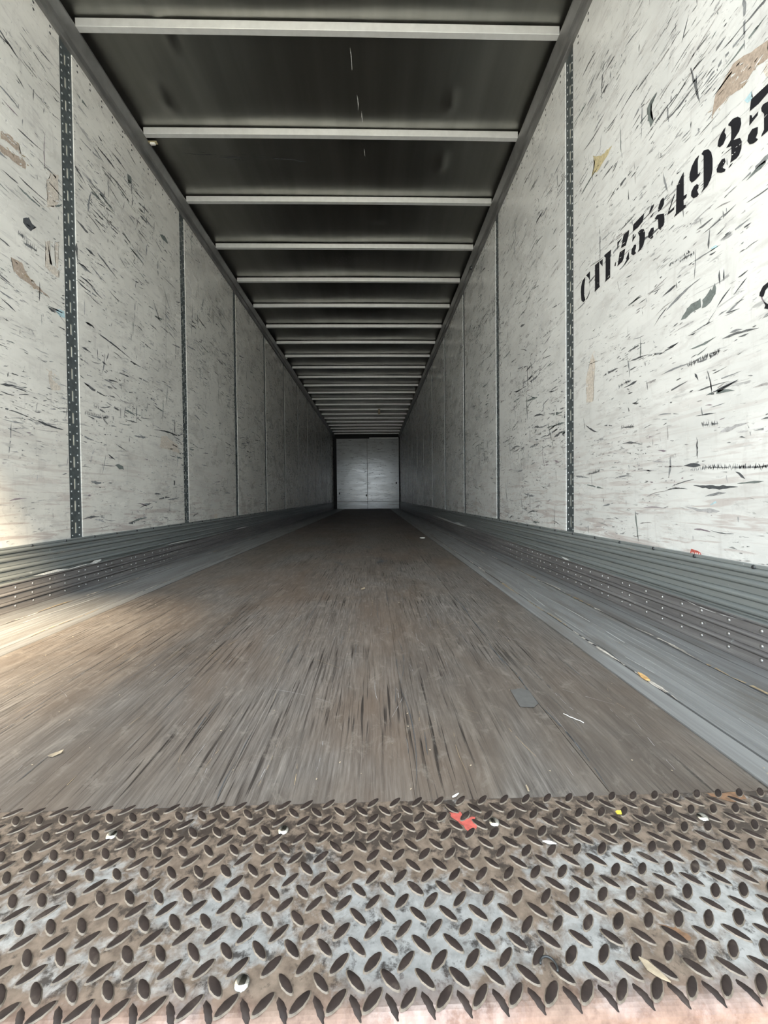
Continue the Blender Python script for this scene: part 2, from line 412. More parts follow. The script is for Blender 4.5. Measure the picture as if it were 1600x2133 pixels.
TEXT=[[(1.3422,1.4883),(1.3419,1.4113),(1.3279,1.4082),(1.331,1.399),(1.3428,1.3982),(1.3418,1.3814),(1.3324,1.3772),(1.3339,1.3692),(1.3854,1.3723),(1.382,1.3772),(1.3771,1.3798),(1.3741,1.467),(1.3693,1.4693),(1.3548,1.4818)],[(1.3833,1.4502),(1.3833,1.443),(1.4082,1.4066),(1.3845,1.406),(1.3854,1.3972),(1.4186,1.4003),(1.4144,1.4072)],[(1.2782,1.4905),(1.2838,1.4775),(1.2836,1.4357),(1.2722,1.4347),(1.2779,1.427),(1.2937,1.4257),(1.3084,1.4282),(1.3174,1.4435),(1.3175,1.4615),(1.3086,1.4793),(1.294,1.4899)],[(1.2697,1.4858),(1.2614,1.4898),(1.2436,1.4796),(1.2328,1.4624),(1.2275,1.4392),(1.2273,1.4076),(1.2324,1.3863),(1.2457,1.3729),(1.2705,1.3693),(1.2608,1.3796),(1.2613,1.4747)],[(1.2806,1.4017),(1.2805,1.3918),(1.2862,1.3894),(1.2819,1.3775),(1.279,1.3721),(1.2876,1.3695),(1.3022,1.376),(1.3112,1.3895),(1.3097,1.4019),(1.2994,1.41),(1.2878,1.4092)],[(1.1818,1.4905),(1.1859,1.4789),(1.1802,1.467),(1.1821,1.4575),(1.1894,1.4494),(1.2019,1.4505),(1.21,1.4603),(1.207,1.4743),(1.1995,1.4844),(1.1897,1.4902)],[(1.1727,1.4915),(1.1585,1.4929),(1.1424,1.4848),(1.1333,1.4724),(1.1314,1.4553),(1.1376,1.4413),(1.1558,1.4324),(1.1352,1.4215),(1.1295,1.4074),(1.1305,1.3889),(1.1372,1.3769),(1.1462,1.3744),(1.1661,1.3783),(1.1626,1.3914),(1.1628,1.4214),(1.18,1.4306),(1.17,1.4363),(1.1641,1.4403),(1.163,1.4632),(1.1643,1.4772),(1.1731,1.4869)],[(1.1843,1.4057),(1.1818,1.3947),(1.1866,1.3884),(1.1915,1.3841),(1.1816,1.3724),(1.184,1.3682),(1.1964,1.3735),(1.2116,1.3862),(1.213,1.3965),(1.2054,1.4051),(1.1941,1.4106)],[(1.1566,1.3708),(1.1672,1.3672),(1.172,1.3689),(1.1648,1.3733)],[(1.1019,1.4932),(1.0317,1.4856),(1.0352,1.468),(1.08,1.4617),(1.106,1.466),(1.104,1.4801)],[(1.1059,1.4556),(1.0995,1.4498),(1.0984,1.4413),(1.0809,1.4432),(1.0828,1.4349),(1.1068,1.429)],[(1.0816,1.4042),(1.0825,1.3884),(1.0876,1.3807),(1.0814,1.3727),(1.0834,1.3707),(1.0938,1.3719),(1.1054,1.3787),(1.1126,1.3932),(1.1099,1.4061),(1.0982,1.4131)],[(1.0728,1.4441),(1.0678,1.4487),(1.0548,1.4439),(1.0425,1.4306),(1.0375,1.4013),(1.0402,1.3789),(1.0543,1.3697),(1.0723,1.3705),(1.0703,1.3761),(1.0644,1.382),(1.0647,1.4222),(1.0717,1.4349)],[(1.9684,1.4791),(1.9778,1.4437),(1.981,1.4018),(1.9687,1.3712),(1.9873,1.3689),(2.0063,1.3855),(2.0125,1.4295),(2.0093,1.4532),(1.9965,1.475)],[(1.9253,1.3993),(1.9324,1.3816),(1.9564,1.367),(1.9625,1.3714),(1.9383,1.3844)],[(1.9623,1.4821),(1.9263,1.4829),(1.9276,1.4397),(1.9412,1.4619)],[(1.8831,1.4864),(1.8472,1.4841),(1.8457,1.3776),(1.8393,1.3715),(1.8528,1.3695),(1.8861,1.3682),(1.8833,1.3846)],[(1.819,1.4783),(1.8206,1.4478),(1.8392,1.4695),(1.8445,1.4811)],[(1.8049,1.4874),(1.7546,1.482),(1.7595,1.4559),(1.762,1.3689),(1.805,1.3699),(1.7972,1.3759),(1.7962,1.4711),(1.8075,1.4832)],[(1.7258,1.4097),(1.7201,1.4119),(1.721,1.3962),(1.7305,1.3987)],[(1.7094,1.485),(1.6775,1.4829),(1.6979,1.4741),(1.7094,1.4542)],[(1.6664,1.4891),(1.6298,1.4855),(1.634,1.4665),(1.6511,1.4382),(1.6842,1.4461)],[(1.6933,1.4342),(1.6554,1.4279),(1.6663,1.3951),(1.6752,1.3869),(1.7094,1.3872),(1.7024,1.4074)],[(1.6318,1.4037),(1.6309,1.3725),(1.6663,1.3689),(1.6467,1.3788),(1.651,1.3839)],[(1.6048,1.4887),(1.5382,1.4891),(1.5476,1.464),(1.5747,1.4594),(1.6068,1.4635)],[(1.6068,1.4522),(1.5987,1.4496),(1.6027,1.4396),(1.5865,1.4396),(1.5905,1.4346),(1.6109,1.427)],[(1.5865,1.4023),(1.5885,1.3885),(1.5945,1.3821),(1.5864,1.3699),(1.6026,1.3705),(1.6171,1.3838),(1.615,1.3991),(1.5986,1.4083)],[(1.5766,1.4409),(1.559,1.4421),(1.5418,1.4325),(1.5342,1.4144),(1.5361,1.3891),(1.5436,1.3743),(1.5589,1.3663),(1.5785,1.3678),(1.5686,1.3769),(1.5667,1.42)],[(1.4837,1.484),(1.4925,1.4725),(1.5104,1.467),(1.5104,1.4753),(1.4997,1.4868)],[(1.4854,1.4561),(1.4924,1.4491),(1.5049,1.448),(1.5032,1.4539)],[(1.4512,1.474),(1.4379,1.4748),(1.433,1.4635),(1.4345,1.4489),(1.4477,1.4399),(1.4646,1.4421),(1.4629,1.457)],[(1.4818,1.4305),(1.468,1.4352),(1.4344,1.4174),(1.4311,1.3949),(1.4343,1.3791),(1.4509,1.3715),(1.4627,1.3836),(1.4645,1.4168)],[(1.461,1.3745),(1.4764,1.3679),(1.4678,1.3753)],[(1.487,1.4036),(1.4852,1.3838),(1.4923,1.3789),(1.4887,1.3697),(1.5029,1.3718),(1.5175,1.3874),(1.5157,1.4005),(1.4995,1.4092)],[(1.0387,0.991),(1.0402,0.9767),(1.0514,0.9748),(1.0579,0.9704),(1.0619,0.9586),(1.0661,0.9575),(1.0745,0.9646),(1.0737,0.972),(1.0646,0.9844)],[(1.0627,0.9513),(1.0602,0.9424),(1.0511,0.9329),(1.0382,0.9278),(1.0381,0.9158),(1.051,0.92),(1.0609,0.9259),(1.0576,0.9321),(1.0618,0.9417)]]
POLY={'R':[('e',[(1.3561,1.0168),(1.3455,1.0279),(1.3325,1.0395),(1.3274,1.0449),(1.3172,1.046),(1.3072,1.0528),(1.2948,1.0509),(1.2708,1.0489),(1.2684,1.0259),(1.285,1.0223),(1.3071,1.0246),(1.335,1.0176)]),('e',[(1.2638,1.042),(1.2522,1.0456),(1.2432,1.0556),(1.2343,1.0602),(1.2287,1.0521),(1.2211,1.0642),(1.2179,1.0696),(1.2123,1.0389),(1.2231,1.0318),(1.2318,1.02),(1.2521,1.0149),(1.266,1.0175)]),('t',[(1.9581,0.8825),(1.9645,0.9971),(1.9079,1.1019),(1.883,1.0609),(1.8998,0.8805)]),('b',[(1.2326,1.5622),(1.2198,1.613),(1.1865,1.6286),(1.1627,1.6446),(1.1248,1.6285),(1.0559,1.5962),(1.0556,1.5541),(1.0959,1.5646),(1.1243,1.5485),(1.1701,1.5662),(1.2026,1.5696)]),('t',[(1.0685,1.5311),(1.0556,1.5481),(1.0304,1.5514),(1.03,1.4927),(1.0552,1.4999)]),('y',[(1.9128,1.9044),(1.8817,1.9394),(1.9022,1.9877),(1.8322,1.9315),(1.7761,1.9166),(1.7493,1.9045),(1.7944,1.8911),(1.8616,1.892)]),('e',[(1.5266,1.8545),(1.5068,1.8662),(1.4687,1.8638),(1.5003,1.8432),(1.5067,1.8151),(1.4873,1.7766),(1.5066,1.7725),(1.5199,1.8097)]),('u',[(1.124,1.5101),(1.1025,1.5151),(1.0954,1.4896),(1.1131,1.4936)]),('u',[(1.2332,1.1835),(1.2131,1.1821),(1.2071,1.1715),(1.2261,1.1736)]),('u',[(1.2353,0.4154),(1.2089,0.4301),(1.2063,0.4252),(1.2263,0.4134)]),('p',[(1.0754,0.965),(1.0695,0.9746),(1.0627,0.9544),(1.061,0.9413),(1.0694,0.9498)])],'L':[('e',[(2.4499,0.6482),(2.4774,0.6586),(2.5283,0.6484),(2.5371,0.6276),(2.4947,0.6276)]),('k',[(3.1556,0.5853),(3.1709,0.5913),(3.1816,0.5773),(3.173,0.5519),(3.1581,0.555)]),('t',[(2.9878,0.8877),(3.0497,0.9069),(3.2317,0.8587),(3.2687,0.7986),(3.0809,0.8106),(2.9614,0.8038)]),('t',[(1.9687,1.0389),(1.9905,1.0509),(1.9994,1.009),(2.0408,0.9977),(2.0432,0.9756),(1.9876,0.9615),(1.974,0.9855)]),('t',[(3.9412,0.3084),(4.0253,0.305),(4.0232,0.2593),(3.9392,0.2637)]),('e',[(2.6343,2.4484),(2.6831,2.459),(2.6815,2.416),(2.6453,2.3968)]),('e',[(3.0219,2.3181),(3.0841,2.3479),(3.129,2.3398),(3.1429,2.3195),(3.0559,2.3043)]),('k',[(1.8537,1.6615),(1.8833,1.681),(1.8993,1.6647),(1.9197,1.6669),(1.8915,1.6275),(1.8687,1.6291),(1.853,1.6401)]),('b',[(1.7492,1.9425),(1.7634,1.9448),(1.7839,1.9599),(1.838,1.9622),(1.8493,1.9248),(1.8185,1.9256),(1.7829,1.9265),(1.7483,1.9123)]),('b',[(1.7474,1.8821),(1.8055,1.8946),(1.8552,1.9139),(1.8743,1.9133),(1.87,1.8783),(1.8167,1.8679),(1.7467,1.8594)]),('t',[(1.9877,1.9241),(2.0067,1.9439),(2.0077,1.973),(2.062,2.0029),(2.0618,1.8744),(2.0253,1.8203),(1.9911,1.8027)]),('t',[(1.9747,1.6291),(1.9974,1.6541),(1.9977,1.5464),(2.0511,1.5466),(2.0498,1.508),(1.9927,1.5068),(1.9695,1.5141)]),('t',[(2.0279,1.6668),(2.0514,1.6751),(2.0487,1.5453),(2.0282,1.5574)]),('b',[(1.7861,1.4551),(1.8413,1.4654),(1.8532,1.4404),(1.8783,1.4165),(1.9184,1.4099),(1.9889,1.3885),(1.9384,1.3868),(1.8907,1.3906),(1.7963,1.3997)]),('u',[(2.0177,1.3503),(2.0811,1.3667),(2.084,1.3322),(2.0479,1.3286)])]}
LINE={'R':[('k',0.003,[(1.2976,1.123),(1.292,1.2126)]),('k',0.003,[(1.1186,1.1087),(1.079,1.1111)]),('k',0.003,[(1.1498,0.978),(1.1196,0.978)]),('k',0.003,[(1.1774,0.9644),(1.1334,0.9583)]),('k',0.003,[(1.2472,0.9624),(1.212,0.9899)]),('k',0.003,[(1.3944,0.9444),(1.3639,0.9513)]),('k',0.006,[(1.2393,1.164),(1.2141,1.1609)]),('k',0.006,[(1.1397,1.0456),(1.1083,1.0493)]),('k',0.006,[(1.1529,1.0035),(1.1118,1.0311)]),('k',0.006,[(1.2099,0.996),(1.1628,1.03)]),('k',0.006,[(1.202,1.0996),(1.1997,1.0569)]),('k',0.006,[(1.1858,1.0943),(1.1856,1.0601)]),('h',0.014,[(1.3215,0.8632),(1.1944,0.8648)]),('h',0.014,[(1.3596,1.2114),(1.2907,1.2026)]),('k',0.008,[(1.4175,0.9506),(1.3667,0.9484)]),('k',0.008,[(1.1439,0.5111),(1.1136,0.4897)]),('k',0.008,[(1.9695,0.7828),(1.863,0.7323)]),('k',0.008,[(1.2938,0.8283),(1.2791,0.8018)]),('k',0.008,[(1.6647,0.8797),(1.5805,0.8852)]),('k',0.012,[(1.297,0.4771),(1.136,0.4687)]),('k',0.012,[(2.6075,0.9447),(2.4491,0.9214)]),('k',0.012,[(1.3382,0.5422),(1.2683,0.5385)]),('k',0.004,[(1.2883,0.6938),(1.2103,0.6879)]),('k',0.004,[(1.9921,0.8212),(1.974,0.7608)]),('k',0.004,[(2.4589,1.0082),(2.4491,0.9214)]),('k',0.004,[(2.8422,0.9896),(2.8197,0.9285)]),('k',0.004,[(1.5243,0.8697),(1.5202,0.8334)]),('k',0.004,[(1.4853,1.0514),(1.418,1.0894)]),('h',0.016,[(1.3189,0.8624),(1.1986,0.8628)]),('h',0.016,[(1.6976,0.8931),(1.6177,0.8955)]),('h',0.016,[(1.2642,0.662),(1.2016,0.6547)]),('h',0.016,[(1.6808,0.7217),(1.5949,0.714)]),('h',0.016,[(1.2588,0.5305),(1.0481,0.5176)]),('h',0.016,[(1.283,0.6167),(1.2818,0.5605)]),('h',0.016,[(1.9477,0.548),(1.8433,0.5584)]),('f',0.012,[(1.3324,0.4095),(1.1959,0.3986)]),('f',0.012,[(1.1972,0.6296),(1.1037,0.6409)]),('k',0.006,[(1.4686,1.8596),(1.4939,1.8541)]),('k',0.006,[(1.3239,1.9641),(1.3545,1.9075)]),('k',0.006,[(1.6981,1.9868),(1.5753,1.9919)]),('k',0.006,[(1.5896,1.979),(1.4942,1.9721)]),('k',0.006,[(1.944,2.3056),(1.9017,2.3188)]),('t',0.002,[(2.0314,1.8273),(2.0241,1.8912)])],'L':[('k',0.01,[(2.3314,1.3544),(2.6468,1.314)]),('k',0.01,[(2.391,0.7084),(2.4555,0.6804)]),('k',0.01,[(1.893,0.8054),(2.0572,0.7893)]),('k',0.01,[(1.7181,0.9169),(1.7972,0.9281)]),('k',0.01,[(2.2369,1.3738),(2.2932,1.3779)]),('k',0.01,[(2.1963,1.2349),(2.269,1.2292)]),('k',0.01,[(2.8864,0.922),(3.1963,0.9355)]),('k',0.004,[(2.9353,1.7847),(3.0125,1.6854)]),('k',0.004,[(3.0922,1.9766),(3.0756,1.3844)]),('k',0.004,[(2.3068,0.6413),(2.4542,0.643)]),('k',0.004,[(2.7432,1.0225),(2.7468,0.9692)]),('k',0.004,[(2.7274,0.9733),(2.8892,0.9956)]),('k',0.004,[(2.3187,1.272),(2.322,1.1955)]),('k',0.004,[(3.133,1.032),(3.2003,1.0353)]),('k',0.004,[(3.1927,1.034),(3.1985,0.9899)]),('h',0.02,[(2.2118,0.9008),(2.4089,0.9132)]),('h',0.02,[(2.2786,0.9525),(2.3779,0.934)]),('h',0.02,[(2.3559,0.8966),(2.3967,0.8706)]),('k',0.006,[(2.3196,2.0373),(2.5507,2.0367)]),('k',0.006,[(1.8337,2.023),(1.9698,2.0384)]),('k',0.006,[(1.7502,1.7884),(1.8326,1.7901)]),('k',0.006,[(1.8337,1.8245),(1.9992,1.8252)]),('k',0.006,[(2.2585,1.9535),(2.3878,1.9247)]),('k',0.006,[(2.2559,1.8781),(2.3193,1.8822)]),('k',0.006,[(2.442,2.2359),(2.5808,2.1914)]),('k',0.006,[(3.028,2.036),(3.2509,2.0456)]),('k',0.006,[(2.4321,1.6398),(2.5237,1.6196)]),('k',0.006,[(2.5393,1.8883),(2.6063,1.8556)]),('k',0.006,[(2.6381,2.2003),(2.7039,2.1825)]),('k',0.006,[(2.9191,1.8029),(3.0145,1.6912)]),('k',0.006,[(3.0436,1.9918),(3.1739,1.8299)]),('k',0.006,[(1.7287,1.2656),(1.8034,1.2392)]),('k',0.005,[(2.4495,2.4495),(2.6344,2.4522)]),('k',0.005,[(2.3294,1.7358),(2.4139,1.7482)]),('k',0.005,[(2.2632,1.5311),(2.3685,1.5204)]),('k',0.012,[(2.2427,1.7677),(2.3203,1.7638)]),('k',0.012,[(2.2294,1.3746),(2.3018,1.3715)]),('k',0.012,[(1.9762,1.3374),(2.0248,1.3332)]),('k',0.012,[(2.3641,2.446),(2.4006,2.4431)]),('p',0.006,[(1.759,2.079),(1.8416,2.079)]),('p',0.006,[(1.9874,2.1423),(1.9816,1.9586)]),('h',0.03,[(1.8262,1.5814),(1.8769,1.5811)]),('h',0.03,[(1.8504,1.5545),(1.9233,1.5655)])]}


# ------------------------------------------------------------------ dimensions of the trailer (metres; x across, y into it)
Y0, Y1 = 0.35, 15.886
PY0, PITCH_Y, PW = 2.1314, 1.2404, 0.085
POST_Y = [PY0 + PITCH_Y * i for i in range(-1, 11)]
RAIL_Z, KICK_Z, ROOF_Z = 2.681, 0.262, 2.828

# ---------- outside yard
g = MB(); g.poly([(-60, -90, -1.25), (60, -90, -1.25), (60, 30, -1.25), (-60, 30, -1.25)])
tag(g.build('ground', M['concrete']), 'pale concrete yard outside the open rear of the trailer', 'ground', 'structure')

# ---------- added right-hand rear door, unseen, placed to keep the sun off the sill
dr = MB().box(1.325, 1.355, -0.89, 0.335, -0.10, 2.74).build('added_shade_door', M['front'])
bevel(dr, 0.004, 1)
tag(dr, 'unseen white swing door added open on the right to block the sun', 'door', 'structure')
for z in (0.15, 0.95, 1.75, 2.5):
    MB().box(1.320, 1.362, 0.300, 0.349, z - 0.05, z + 0.05).build('hinge', M['post'], dr)
MB().box(1.302, 1.324, -0.70, -0.67, 0.0, 2.66).build('lock_rod', M['alu'], dr)

# ---------- floor
fl = MB().box(-1.30, 1.30, 0.60, Y1 + 0.05, -0.14, -0.028).build('floor', M['grime'])
tag(fl, 'worn brown hardwood plank floor with grey metal strips along both sides', 'floor', 'structure')
bx = [-0.845, -0.592, -0.296, 0.0, 0.296, 0.592, 0.838]
rb = random.Random(4)
for i in range(6):
    dz = rb.uniform(-0.0004, 0.0)
    o = MB().box(bx[i] + 0.0003, bx[i + 1] - (0.0012 if i == 4 else 0.0003), 0.612, Y1, -0.028, dz).build('floor_board', M['wood'], fl)
def grooved(x0, x1, z, lips, groove):
    """aluminium plank section: raised lips at the edges, fine ridges between"""
    p = [(x0, -0.028), (x0, z)]
    if lips:
        p += [(x0 + 0.008, z), (x0 + 0.010, z - 0.003)]
    if groove:
        n = int((x1 - x0 - 0.03) / 0.022)
        for k in range(n):
            q = x0 + 0.018 + k * 0.022
            p += [(q, z - 0.003), (q + 0.001, z - 0.0018), (q + 0.004, z - 0.0018), (q + 0.005, z - 0.003)]
    if lips:
        p += [(x1 - 0.010, z - 0.003), (x1 - 0.008, z)]
    p += [(x1, z), (x1, -0.028)]
    return p
for sx in (-1, 1):
    e = 0.847 if sx < 0 else 0.840
    for (a, b, z, lips, gr) in ((e, 0.890, 0.0022, False, False), (0.897, 1.105, 0.0015, True, True), (1.113, 1.188, 0.0, False, False), (1.194, 1.2315, 0.0, False, False)):
        prof = [(x * sx, zz) for x, zz in grooved(a, b, z, lips, gr)]
        m = MB(); m.strip(prof, 0.612, Y1, closed=True)
        m.build('aluminium_floor_strip', M['alu'], fl)

# ---------- side walls
SLOT0, SLOTP = 0.311, 0.1095
def post_mesh(s):
    """logistics post sheet with real slots; local y = 0 at its centre line"""
    m = MB(); X = 1.254 * s; XB = 1.2585 * s
    zs = [KICK_Z - 0.03]; z = SLOT0
    slots = []
    while z < RAIL_Z - 0.03:
        slots.append((z - 0.0265, z + 0.0265)); z += SLOTP
    def q(y0, y1, z0, z1, x=X):
        p = [(x, y0, z0), (x, y1, z0), (x, y1, z1), (x, y0, z1)]
        m.poly(p if s < 0 else p[::-1])
    h = PW / 2; ZB, ZT = KICK_Z - 0.03, RAIL_Z + 0.02
    q(-h, -0.007, ZB, ZT); q(0.007, h, ZB, ZT)
    prev = ZB
    for a, b in slots:
        q(-0.007, 0.007, prev, a)
        for (p0, p1) in (((-0.007, a), (0.007, a)), ((0.007, a), (0.007, b)), ((0.007, b), (-0.007, b)), ((-0.007, b), (-0.007, a))):
            m.poly([(X, p0[0], p0[1]), (X, p1[0], p1[1]), (XB, p1[0], p1[1]), (XB, p0[0], p0[1])])
        prev = b
    q(-0.007, 0.007, prev, ZT)
    return m

for s, side in ((-1, 'left'), (1, 'right')):
    sk = MB().box(min(1.2585 * s, 1.32 * s), max(1.2585 * s, 1.32 * s), Y0, Y1 + 0.05, -0.14, 2.90).build('wall_' + side, M['skin'])
    tag(sk, 'long %s-hand wall of scuffed white liner panels between dark slotted posts' % side, 'wall', 'structure')
    mat = M['wall_l'] if s < 0 else M['wall_r']
    pm = post_mesh(s)
    pme = None
    rv = dome_mesh('post_rivet', M['post_rivet'], 0.0052, 0.0028, 8, 'x', -s)
    rvv, rvf = dome(0.0052, 0.0028, 6, 'x', -s)
    dkr = dome_mesh('panel_rivet', M['bolt_dark'], 0.0055, 0.002, 8, 'x', -s)
    for i, py in enumerate(POST_Y):
        if pme is None:
            o = pm.build('logistics_post', M['post'], sk); pme = o.data; o.location = (0, py, 0)
        else:
            o = link_copy('logistics_post', pme, sk, (0, py, 0))
        zz = []
        z = KICK_Z + 0.012
        while z < RAIL_Z - 0.01:
            zz.append(z); z += SLOTP / 3
        if i in (1, 2):
            for z in zz:
                for dy in (-0.0245, 0.0245):
                    link_copy('rivet', rv, o, (1.254 * s, dy, z))
        else:
            m = MB()
            for z in zz:
                for dy in (-0.0245, 0.0245): m.add(rvv, rvf, (1.254 * s, dy, z))
            q = m.build('rivet_rows', M['post_rivet'], o, True); q['kind'] = 'stuff'
    # panels
    edges = [Y0 - 0.0] + POST_Y + [Y1]
    rp = random.Random(10 + s)
    for i in range(len(edges) - 1):
        a = edges[i] + (PW / 2 if i else 0.0); b = edges[i + 1] - (PW / 2 if i < len(edges) - 2 else 0.0)
        p = MB().box(min(1.25 * s, 1.2580 * s), max(1.25 * s, 1.2580 * s), a, b, KICK_Z - 0.03, RAIL_Z + 0.03).build('wall_panel', mat, sk)
        bevel(p, 0.0012, 1)
        # rivet pairs under the rail
        ry = a + 0.045 + rp.uniform(-0.01, 0.01)
        m = MB()
        while ry < b - 0.03:
            for z in (2.664, 2.633):
                if 1.9 < a < 4.5 or (s > 0 and a < 1.9): link_copy('panel_rivet', dkr, p, (1.25 * s, ry, z))
                else:
                    m.add([v.co[:] for v in dkr.vertices], [f.vertices[:] for f in dkr.polygons], (1.25 * s, ry, z))
            ry += 0.096
        if m.v:
            q = m.build('panel_rivet_row', M['bolt_dark'], p); q['kind'] = 'stuff'
        # scuffs
        mk = Marks(lambda u, v, X=1.2496 * s: (X, u, v), 100 * i + (7 if s > 0 else 3))
        R_ = mk.r
        def rz():
            while True:
                z = R_.uniform(0.28, 2.62)
                k = 0.25 if z > 2.4 else (0.85 if z > 0.8 else 0.5)
                if R_.random() < k: return z
        def inb(u): return min(max(u, a + 0.004), b - 0.004)
        def rstroke(u, z, L_, w, col, tilt):
            dz = L_ * math.sin(tilt); du = L_ * math.cos(tilt)
            mk.stroke((inb(u - du / 2), max(0.27, z - dz / 2)), (inb(u + du / 2), min(2.655, z + dz / 2)), w * WS, col, 0.08)
        far = 1.0 if b < 8.5 else 0.5
        WS = 1.0 if i < 2 else 1.35
        cl = [(R_.uniform(a, b), rz()) for _ in range(20)]
        for _ in range(int((760 if i < 2 else 900) * far)):
            if R_.random() < 0.6:
                cu, cz = R_.choice(cl); u = inb(R_.gauss(cu, 0.10)); z = min(2.6, max(0.29, R_.gauss(cz, 0.07)))
            else:
                u = R_.uniform(a + 0.01, b - 0.01); z = rz()
            k = R_.random()
            sl = -1 if R_.random() < 0.65 else 1
            tilt = R_.gauss(0.06 * sl, 0.12) if R_.random() < 0.86 else R_.gauss(1.45, 0.12)
            col = R_.choice('kkddddddggggnnef')
            if z < 0.75: col = R_.choice('nnffpgd')
            if k < 0.66: rstroke(u, z, R_.uniform(0.008, 0.035), R_.uniform(0.0025, 0.0065), col, tilt)
            elif k < 0.94: rstroke(u, z, R_.uniform(0.03, 0.13), R_.uniform(0.003, 0.009), col, tilt)
            else: rstroke(u, z, R_.uniform(0.07, 0.20), R_.uniform(0.007, 0.014), R_.choice('deg'), tilt)
        for _ in range(int(4 * far)):
            u = R_.uniform(a + 0.1, b - 0.1); z = rz(); L_ = R_.uniform(0.05, 0.16)
            mk.hatch((u, z), (inb(u + L_), z + R_.uniform(-0.02, 0.02)), R_.uniform(0.006, 0.014), R_.choice('dgn'))
        for _ in range(int(10 * far)):       # short vertical scratches
            u = R_.uniform(a + 0.02, b - 0.02); z = rz(); L_ = R_.uniform(0.03, 0.12)
            mk.stroke((u, z), (inb(u + R_.uniform(-0.01, 0.01)), min(2.65, z + L_)), R_.uniform(0.0015, 0.003), R_.choice('ggnnf'), 0.15)
        # marks that can be picked out in the photograph
        for (c, pts) in POLY['R' if s > 0 else 'L']:
            cy = sum(q[0] for q in pts) / len(pts)
            if a <= cy < b:
                mk.jagpoly([(inb(u), v) for u, v in pts], c, 0.003)
                if c in 'bt':
                    us = [q[0] for q in pts]; vs_ = [q[1] for q in pts]
                    for _ in range(26):
                        k1, k2 = R_.randrange(len(pts)), R_.randrange(len(pts)); t = R_.random()
                        u = us[k1] * t + us[k2] * (1 - t); z = vs_[k1] * t + vs_[k2] * (1 - t)
                        mk.front.append(((inb(u), z), (inb(u + R_.uniform(-0.03, 0.03)), z + R_.uniform(-0.012, 0.012)), R_.uniform(0.002, 0.008), R_.choice('wwib' if c == 'b' else 'wwwt')))
        for (c, w, (p0, p1)) in LINE['R' if s > 0 else 'L']:
            cy = (p0[0] + p1[0]) / 2
            if a <= cy < b:
                p0 = (inb(p0[0]), p0[1]); p1 = (inb(p1[0]), p1[1])
                if c == 'h': mk.hatch(p0, p1, w, 'd'); mk.stroke(p0, p1, w * 0.5, 'g', 0.25)
                else: mk.stroke(p0, p1, w * 1.2, c)
        mk.to3 = lambda u, v, X=1.2494 * s: (X, u, v)
        for q in mk.front: mk.stroke(*q, 0.2)
        mk.build('scuff_marks', p)
        if s > 0 and a < 1.5 < b:
            m = MB()
            for pts in TEXT: m.poly([(1.2492, u, v) for u, v in pts])
            bm = bmesh.new(); o = m.build('stencilled_number', M['ink'], p)
            bm.from_mesh(o.data); bmesh.ops.triangulate(bm, faces=bm.faces[:]); bm.to_mesh(o.data); bm.free()
            o['label'] = 'black stencilled trailer number CTLZ534935'
            wr = Marks(lambda u, v: (1.2489, u, v), 77)
            for (u0, u1, z0, z1, n) in ((1.62, 1.76, 1.40, 1.46, 9), (1.53, 1.62, 1.41, 1.45, 9), (1.12, 1.2, 1.375, 1.405, 6), (1.42, 1.53, 1.37, 1.48, 8), (1.74, 1.86, 1.36, 1.49, 5), (1.35, 1.39, 1.462, 1.472, 3), (1.03, 1.09, 1.38, 1.43, 3)):
                for _ in range(n):
                    u = wr.r.uniform(u0, u1); z = wr.r.uniform(z0, z1)
                    wr.stroke((u, z), (u + wr.r.uniform(-0.03, 0.03), z + wr.r.uniform(-0.006, 0.006)), wr.r.uniform(0.001, 0.004), 'w', 0.3)
            wr.build('ink_wear', p)
            # torn red sticker tucked behind the scuff plate
            st = MB(); pts = [(1.311, 0.255), (1.305, 0.275), (1.281, 0.2725), (1.269, 0.269), (1.259, 0.255)]
            n0 = len(pts)
            st.v = [(1.2488, u, v) for u, v in pts] + [(1.2494, u, v) for u, v in pts]
            st.f = [list(range(n0)), list(range(n0, 2 * n0))[::-1]] + [(k, (k + 1) % n0, n0 + (k + 1) % n0, n0 + k) for k in range(n0)]
            so = st.build('sticker', M['red']); tag(so, 'torn red sticker peeking over the scuff plate on the right wall', 'sticker')
            pr = MB()
            for (u, w_, h_) in ((1.303, .005, .006), (1.296, .004, .005), (1.288, .006, .006), (1.280, .004, .007), (1.272, .004, .006)):
                z_ = 0.2625
                pr.poly([(1.2485, u, z_), (1.2485, u - w_ * .5, z_ + h_ * .8), (1.2485, u - w_, z_ + h_ * .3), (1.2485, u - w_ * .8, z_ - .002)])
            pr.build('white_print', M['white'], so)

    # ---------- corrugated scuff plate
    prof = [(1.262, KICK_Z), (1.241, KICK_Z), (1.2395, KICK_Z - 0.002)]
    def rib(zc, w, h):
        out = [(1.2395, zc + w + 0.0032), (1.2425, zc + w + 0.0012)]
        for k in range(7):
            a_ = math.pi * k / 6
            out.append((1.2395 - h * math.sin(a_), zc + w * math.cos(a_)))
        return out + [(1.2435, zc - w - 0.0016), (1.2395, zc - w - 0.0036)]
    for zc in (0.2435, 0.2125, 0.1745, 0.1375): prof += rib(zc, 0.0075, 0.0085)
    prof += rib(0.1135, 0.006, 0.007)
    for zc in (0.0735, 0.0345): prof += rib(zc, 0.0055, 0.0085)
    prof += [(1.2395, 0.006), (1.2375, 0.004), (1.2375, -0.02), (1.262, -0.02)]
    m = MB(); pr = [(x * s, z) for x, z in prof]
    m.strip(pr if s > 0 else pr[::-1], Y0, Y1)
    # end cap towards the door
    kb = m.build('baseboard_' + side, M['kick'])
    tag(kb, 'ribbed grey steel scuff plate along the foot of the %s wall' % side, 'scuff plate', 'structure')
    kr = dome_mesh('scuff_rivet', M['rivet'], 0.0058, 0.0032, 10, 'x', -s)
